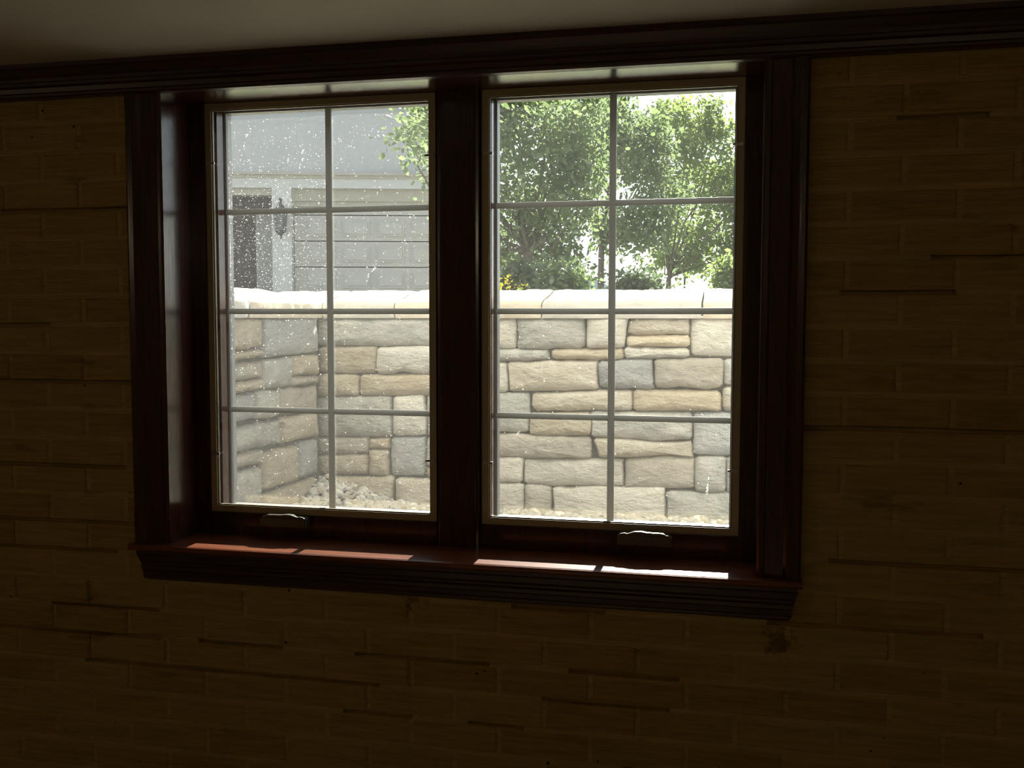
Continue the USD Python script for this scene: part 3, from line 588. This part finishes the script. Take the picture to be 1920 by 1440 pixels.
# lantern on the pier
IRON = plain('lantern_iron', (.03, .035, .045), .5)
lo = at_plane(526, 420, FP + fn * .17, fn)
ln = thing('wall_lantern', lo, 'dark iron wall lantern on the pale pier between the garage doors', 'lantern')
def lathe(pr): return trimesh.creation.revolve(np.array(pr), sections=8)
pxm = 15.6 / F
obj('lantern_roof', lathe([(0, .395), (.018, .39), (.03, .36), (.02, .33), (.03, .30), (.05, .28), (.09, .22), (.13, .175), (0, .175)]), IRON, ln)
obj('lantern_body', lathe([(0, .172), (.115, .172), (.085, -.10), (0, -.10)]), plain('lantern_glass', (.05, .06, .08), .25), ln, label='smoky glass body')
obj('lantern_foot', lathe([(0, -.102), (.09, -.102), (.06, -.14), (.025, -.17), (.012, -.22), (0, -.225)]), IRON, ln)
br = tube([-fn * .16 + [0, 0, -.05], -fn * .08 + [0, 0, -.13], [0, 0, -.145]], .018); obj('bracket', br, IRON, ln)

# ------------------------------------------------------------------ trees and shrubs
def leaf_look(name, ca, cb, tr):
    n = {"g": ("geometry", {}), "r": ("rgb_ramp", {"ramp": [(0.0, ca), (.7, tuple(.7 * a + .3 * b for a, b in zip(ca, cb))), (1.0, cb)]}), "d": ("diffuse_bsdf", {}), "t": ("translucent_bsdf", {}), "x": ("mix_closure", {"fac": tr}),
         "gl": ("glossy_bsdf", {"color": (.9, .95, 1.0), "roughness": .35}), "y": ("mix_closure", {"fac": .05}), "h": ("hsv", {"hue": .485, "saturation": 1.15, "value": 1.9, "fac": 1.0})}
    return look(name, n, [("g.random_per_island", "r.fac"), ("r.color", "d.color"), ("r.color", "h.color"), ("h.color", "t.color"), ("d.BSDF", "x.closure1"), ("t.BSDF", "x.closure2"), ("x.closure", "y.closure1"), ("gl.BSDF", "y.closure2")], 'y.closure')
LEAF_A = leaf_look('leaf_mid', (.135, .185, .09), (.32, .38, .12), .5)
LEAF_B = leaf_look('leaf_dark', (.11, .15, .085), (.19, .24, .12), .4)
LEAF_C = leaf_look('leaf_light', (.17, .23, .09), (.37, .42, .13), .5)
BARK = mottled('bark', (.10, .085, .07), (.17, .15, .12), nscale=20, rough=.95, bump=.6)
def leaves(centers, per, spread, size, rg):
    c = np.repeat(centers, per, axis=0); n = len(c)
    p = c + rg.normal(0, 1, (n, 3)) * spread
    nm = rg.normal(0, 1, (n, 3)) + [0, 0, .5]; nm /= np.linalg.norm(nm, axis=1, keepdims=True)
    t = np.cross(nm, rg.normal(0, 1, (n, 3))); t /= np.linalg.norm(t, axis=1, keepdims=True); b = np.cross(nm, t)
    s = (size * rg.uniform(.6, 1.3, n))[:, None]
    pts = np.stack([p - t * s, p - t * .25 * s + b * .5 * s + nm * .12 * s, p + t * .45 * s + b * .38 * s + nm * .1 * s, p + t * 1.05 * s, p + t * .45 * s - b * .38 * s + nm * .1 * s, p - t * .25 * s - b * .5 * s + nm * .12 * s], 1)
    f = np.array([[0, 1, 5], [1, 2, 4], [1, 4, 5], [2, 3, 4]])
    return pts.reshape(-1, 3), (np.arange(n)[:, None, None] * 6 + f).reshape(-1, 3)
def pix(px, py, dist):
    q = ray(px, py); return EYE + q / np.linalg.norm(q[:2]) * dist
def tree(label, dist, base, fork, blobs, seed, per=22, size=.05, lk=None, trunk_r=.05, dens=1.0, group=None, holes=.42):
    """blobs: (px, py, radius px) crown masses seen in the photo, set at their own distance with real depth"""
    rg = np.random.default_rng(seed)
    b0 = pix(*base, dist); b0[2] = GROUND
    f0 = pix(*fork, dist)
    t = thing('tree', b0, label, 'tree', group)
    mid = (b0 + f0) / 2 + rg.normal(0, .03, 3)
    obj('trunk', tube([b0 - b0, mid - b0, f0 - b0], [trunk_r * 1.2, trunk_r, trunk_r * .8]), BARK, t, smooth=True)
    cs_ = []
    for (px, py, rp) in blobs:
        dd = dist + rg.uniform(-.7, .7); c = pix(px, py, dd); R = rp / F * dd
        n = int(dens * 60 * (R / .5) ** 2) + 4
        d = rg.normal(0, 1, (n, 3)); d /= np.linalg.norm(d, axis=1, keepdims=True); q = c + d * (R * rg.uniform(.35, 1.0, n) ** .6)[:, None] * [1, 1.3, 1]
        k = meshkit.fbm(q * 2.1 + seed, 3) > holes
        cs_.append(q[k])
        mm_ = (f0 + c) / 2 + [0, 0, -.12] + rg.normal(0, .08, 3)
        obj('branch', tube([f0 - b0, (f0 * .65 + c * .35) + rg.normal(0, .07, 3) - b0, mm_ - b0, c * .8 + mm_ * .2 + rg.normal(0, .06, 3) - b0, c - b0], [trunk_r * .42, trunk_r * .32, trunk_r * .24, trunk_r * .15, trunk_r * .06], 5), BARK, t, smooth=True)
    v, f = leaves(np.vstack(cs_), per, .11, size, rg)
    obj('foliage', (v - b0, f), lk or LEAF_A, t, kind='stuff')
tree('large leafy backlit tree standing nearest the mullion, dense to its foot', 10.0, (985, 598), (990, 470), [(960, 225, 52), (1030, 215, 60), (1085, 235, 48), (955, 300, 60), (1030, 300, 64), (1095, 310, 50), (960, 385, 56), (1035, 385, 55), (1085, 400, 30), (950, 460, 52), (1020, 460, 55), (1065, 480, 38), (900, 250, 60), (880, 340, 60), (895, 430, 60), (850, 230, 50), (815, 225, 34), (1100, 190, 26), (1000, 160, 60), (930, 150, 60), (870, 160, 50)], 31, lk=LEAF_A, trunk_r=.06, size=.034, per=44, holes=.41)
tree('slender dark-trunked tree in the middle of the right window half', 13.0, (1130, 598), (1128, 440), [(1140, 260, 50), (1180, 245, 46), (1150, 340, 52), (1200, 330, 50), (1190, 400, 44), (1160, 440, 30), (1120, 360, 34), (1215, 280, 44), (1240, 380, 40), (1215, 450, 36), (1160, 205, 30), (1128, 420, 22)], 47, lk=LEAF_A, trunk_r=.045, size=.040, per=44, holes=.42)
tree('loose-crowned tree near the right edge of the right window half', 16.5, (1256, 598), (1254, 520), [(1255, 240, 40), (1300, 225, 46), (1340, 240, 34), (1280, 310, 46), (1340, 330, 44), (1290, 390, 46), (1340, 410, 44), (1265, 450, 42), (1320, 460, 38), (1370, 470, 28), (1240, 480, 28), (1375, 300, 26), (1385, 390, 34), (1420, 350, 60), (1290, 490, 26), (1245, 200, 22), (1425, 450, 50)], 59, lk=LEAF_C, trunk_r=.05, dens=.8, holes=.43, size=.048, per=34)
tree('thin sapling with bare lower trunk at the far right', 20.0, (1285, 598), (1284, 520), [(1284, 480, 24), (1300, 450, 24), (1270, 450, 22)], 61, lk=LEAF_A, trunk_r=.025)
# branch tip in front of the garage, a lobe of a nearer tree to the left of the mullion
tree('nearer tree whose leafy branch tip reaches in front of the garage', 7.0, (858, 598), (858, 330), [(806, 200, 18), (796, 265, 17), (822, 240, 24), (855, 300, 24), (856, 220, 40), (774, 256, 3), (858, 150, 60), (870, 340, 26)], 71, per=24, size=.033, lk=LEAF_A, trunk_r=.05, holes=.34)
def shrub(label, dist, blobs, seed, lk, name='shrub', cat='shrub', size=.03, spread=.07, dens=70, per=14):
    rg = np.random.default_rng(seed); cs_ = []
    b0 = pix(blobs[0][0], 598, dist); b0[2] = GROUND
    t = thing(name, b0, label, cat)
    zmax = 0
    for (px, py, rp) in blobs:
        c = pix(px, py, dist); R = rp / F * dist; n = int(dens * (R / .2) ** 1.5) + 6
        d = rg.normal(0, 1, (n, 3)); d /= np.linalg.norm(d, axis=1, keepdims=True); cs_.append(c + d * (R * rg.uniform(.3, 1, n))[:, None]); zmax = max(zmax, c[2])
    for a in range(4):
        th = a * 1.6 + .4; e = np.array([math.cos(th) * .12, math.sin(th) * .12, zmax - GROUND])
        obj('stem', tube([(0, 0, 0), e * .5, e], [.014, .011, .006], 5), BARK, t, smooth=True)
    v, f = leaves(np.vstack(cs_), per, spread, size, rg); k = v.reshape(-1, 6, 3)[:, :, 2].min(1) > GROUND + .01
    v = v.reshape(-1, 6, 3)[k]; f = f.reshape(-1, 4, 3)[:k.sum()].reshape(-1, 3)
    obj('foliage', (v.reshape(-1, 3) - b0, f), lk, t, kind='stuff')
shrub('dense dark green shrub behind the capstones under the big tree', 8.6, [(985, 530, 30), (955, 540, 34), (1010, 545, 28), (985, 570, 36), (940, 575, 34)], 81, LEAF_B)
shrub('rounded grey-green shrub right of the slender trunk', 9.6, [(1190, 535, 26), (1165, 548, 22), (1215, 545, 22), (1190, 570, 34)], 83, LEAF_B)
shrub('pale green loose shrub at the right edge of the right window half', 9.8, [(1365, 510, 16), (1380, 525, 18), (1350, 520, 10), (1385, 550, 30)], 85, LEAF_C)
shrub('pale mid-green shrub between the dark shrub and the far roof', 7.6, [(1050, 525, 26), (1075, 535, 22), (1040, 550, 28), (1065, 570, 34)], 87, LEAF_A)
# yellow flowering plants
YEL = leaf_look('yellow_flower', (.55, .50, .06), (.72, .62, .10), .5)
for i, (px, py) in enumerate(((936, 522), (953, 520), (985, 536))):
    d_ = 6.2 + .3 * i; top = pix(px, py, d_); b0 = top.copy(); b0[2] = GROUND
    p = thing('flowering_plant', b0, ['tall yellow-flowered stalk beside the sash at the left', 'second tall yellow-flowered stalk, right of the first', 'low yellow flower clump in front of the dark shrub'][i], 'plant')
    hgt = top[2] - GROUND
    obj('stem', tube([(0, 0, 0), (0.01, 0, hgt * .5), (0, 0, hgt)], [.006, .005, .003], 5), BARK, p, smooth=True)
    rg = np.random.default_rng(90 + i)
    zz = np.linspace(hgt * .55, hgt * 1.02, 9); cc_ = np.c_[rg.normal(0, .012 + .03 * (i == 2), 9), rg.normal(0, .012, 9), zz if i < 2 else rg.uniform(hgt * .85, hgt * 1.03, 9)]
    v, f = leaves(cc_, 5, .012 + .016 * (i == 2), .011, rg); obj('blossom', (v, f), YEL, p, kind='stuff')
    v, f = leaves(np.c_[rg.normal(0, .03, 10), rg.normal(0, .03, 10), rg.uniform(.02, hgt * .6, 10)], 6, .03, .03, rg); v[:, 2] = np.maximum(v[:, 2], .005); obj('foliage', (v, f), LEAF_C, p, kind='stuff')
# far house with a bluish gable roof
hd_ = 42.0
pk = pix(1108, 518, hd_); hb = pk.copy(); hb[2] = GROUND - .0
fh = thing('house', hb, 'far pale blue-grey gabled house glimpsed left of the slender trunk', 'house')
hh_ = pk[2] - GROUND; wv = 1.35
obj('wall', bx(-wv, wv, 0, 4, 0, hh_ - .75), plain('far_wall', (.62, .66, .70), .8), fh)
gab = Polygon([(-wv - .15, hh_ - .8), (wv + .15, hh_ - .8), (0, hh_)]); obj('roof', ext_xz(gab, -.2, 4.2), plain('far_roof', (.48, .54, .62), .7), fh)
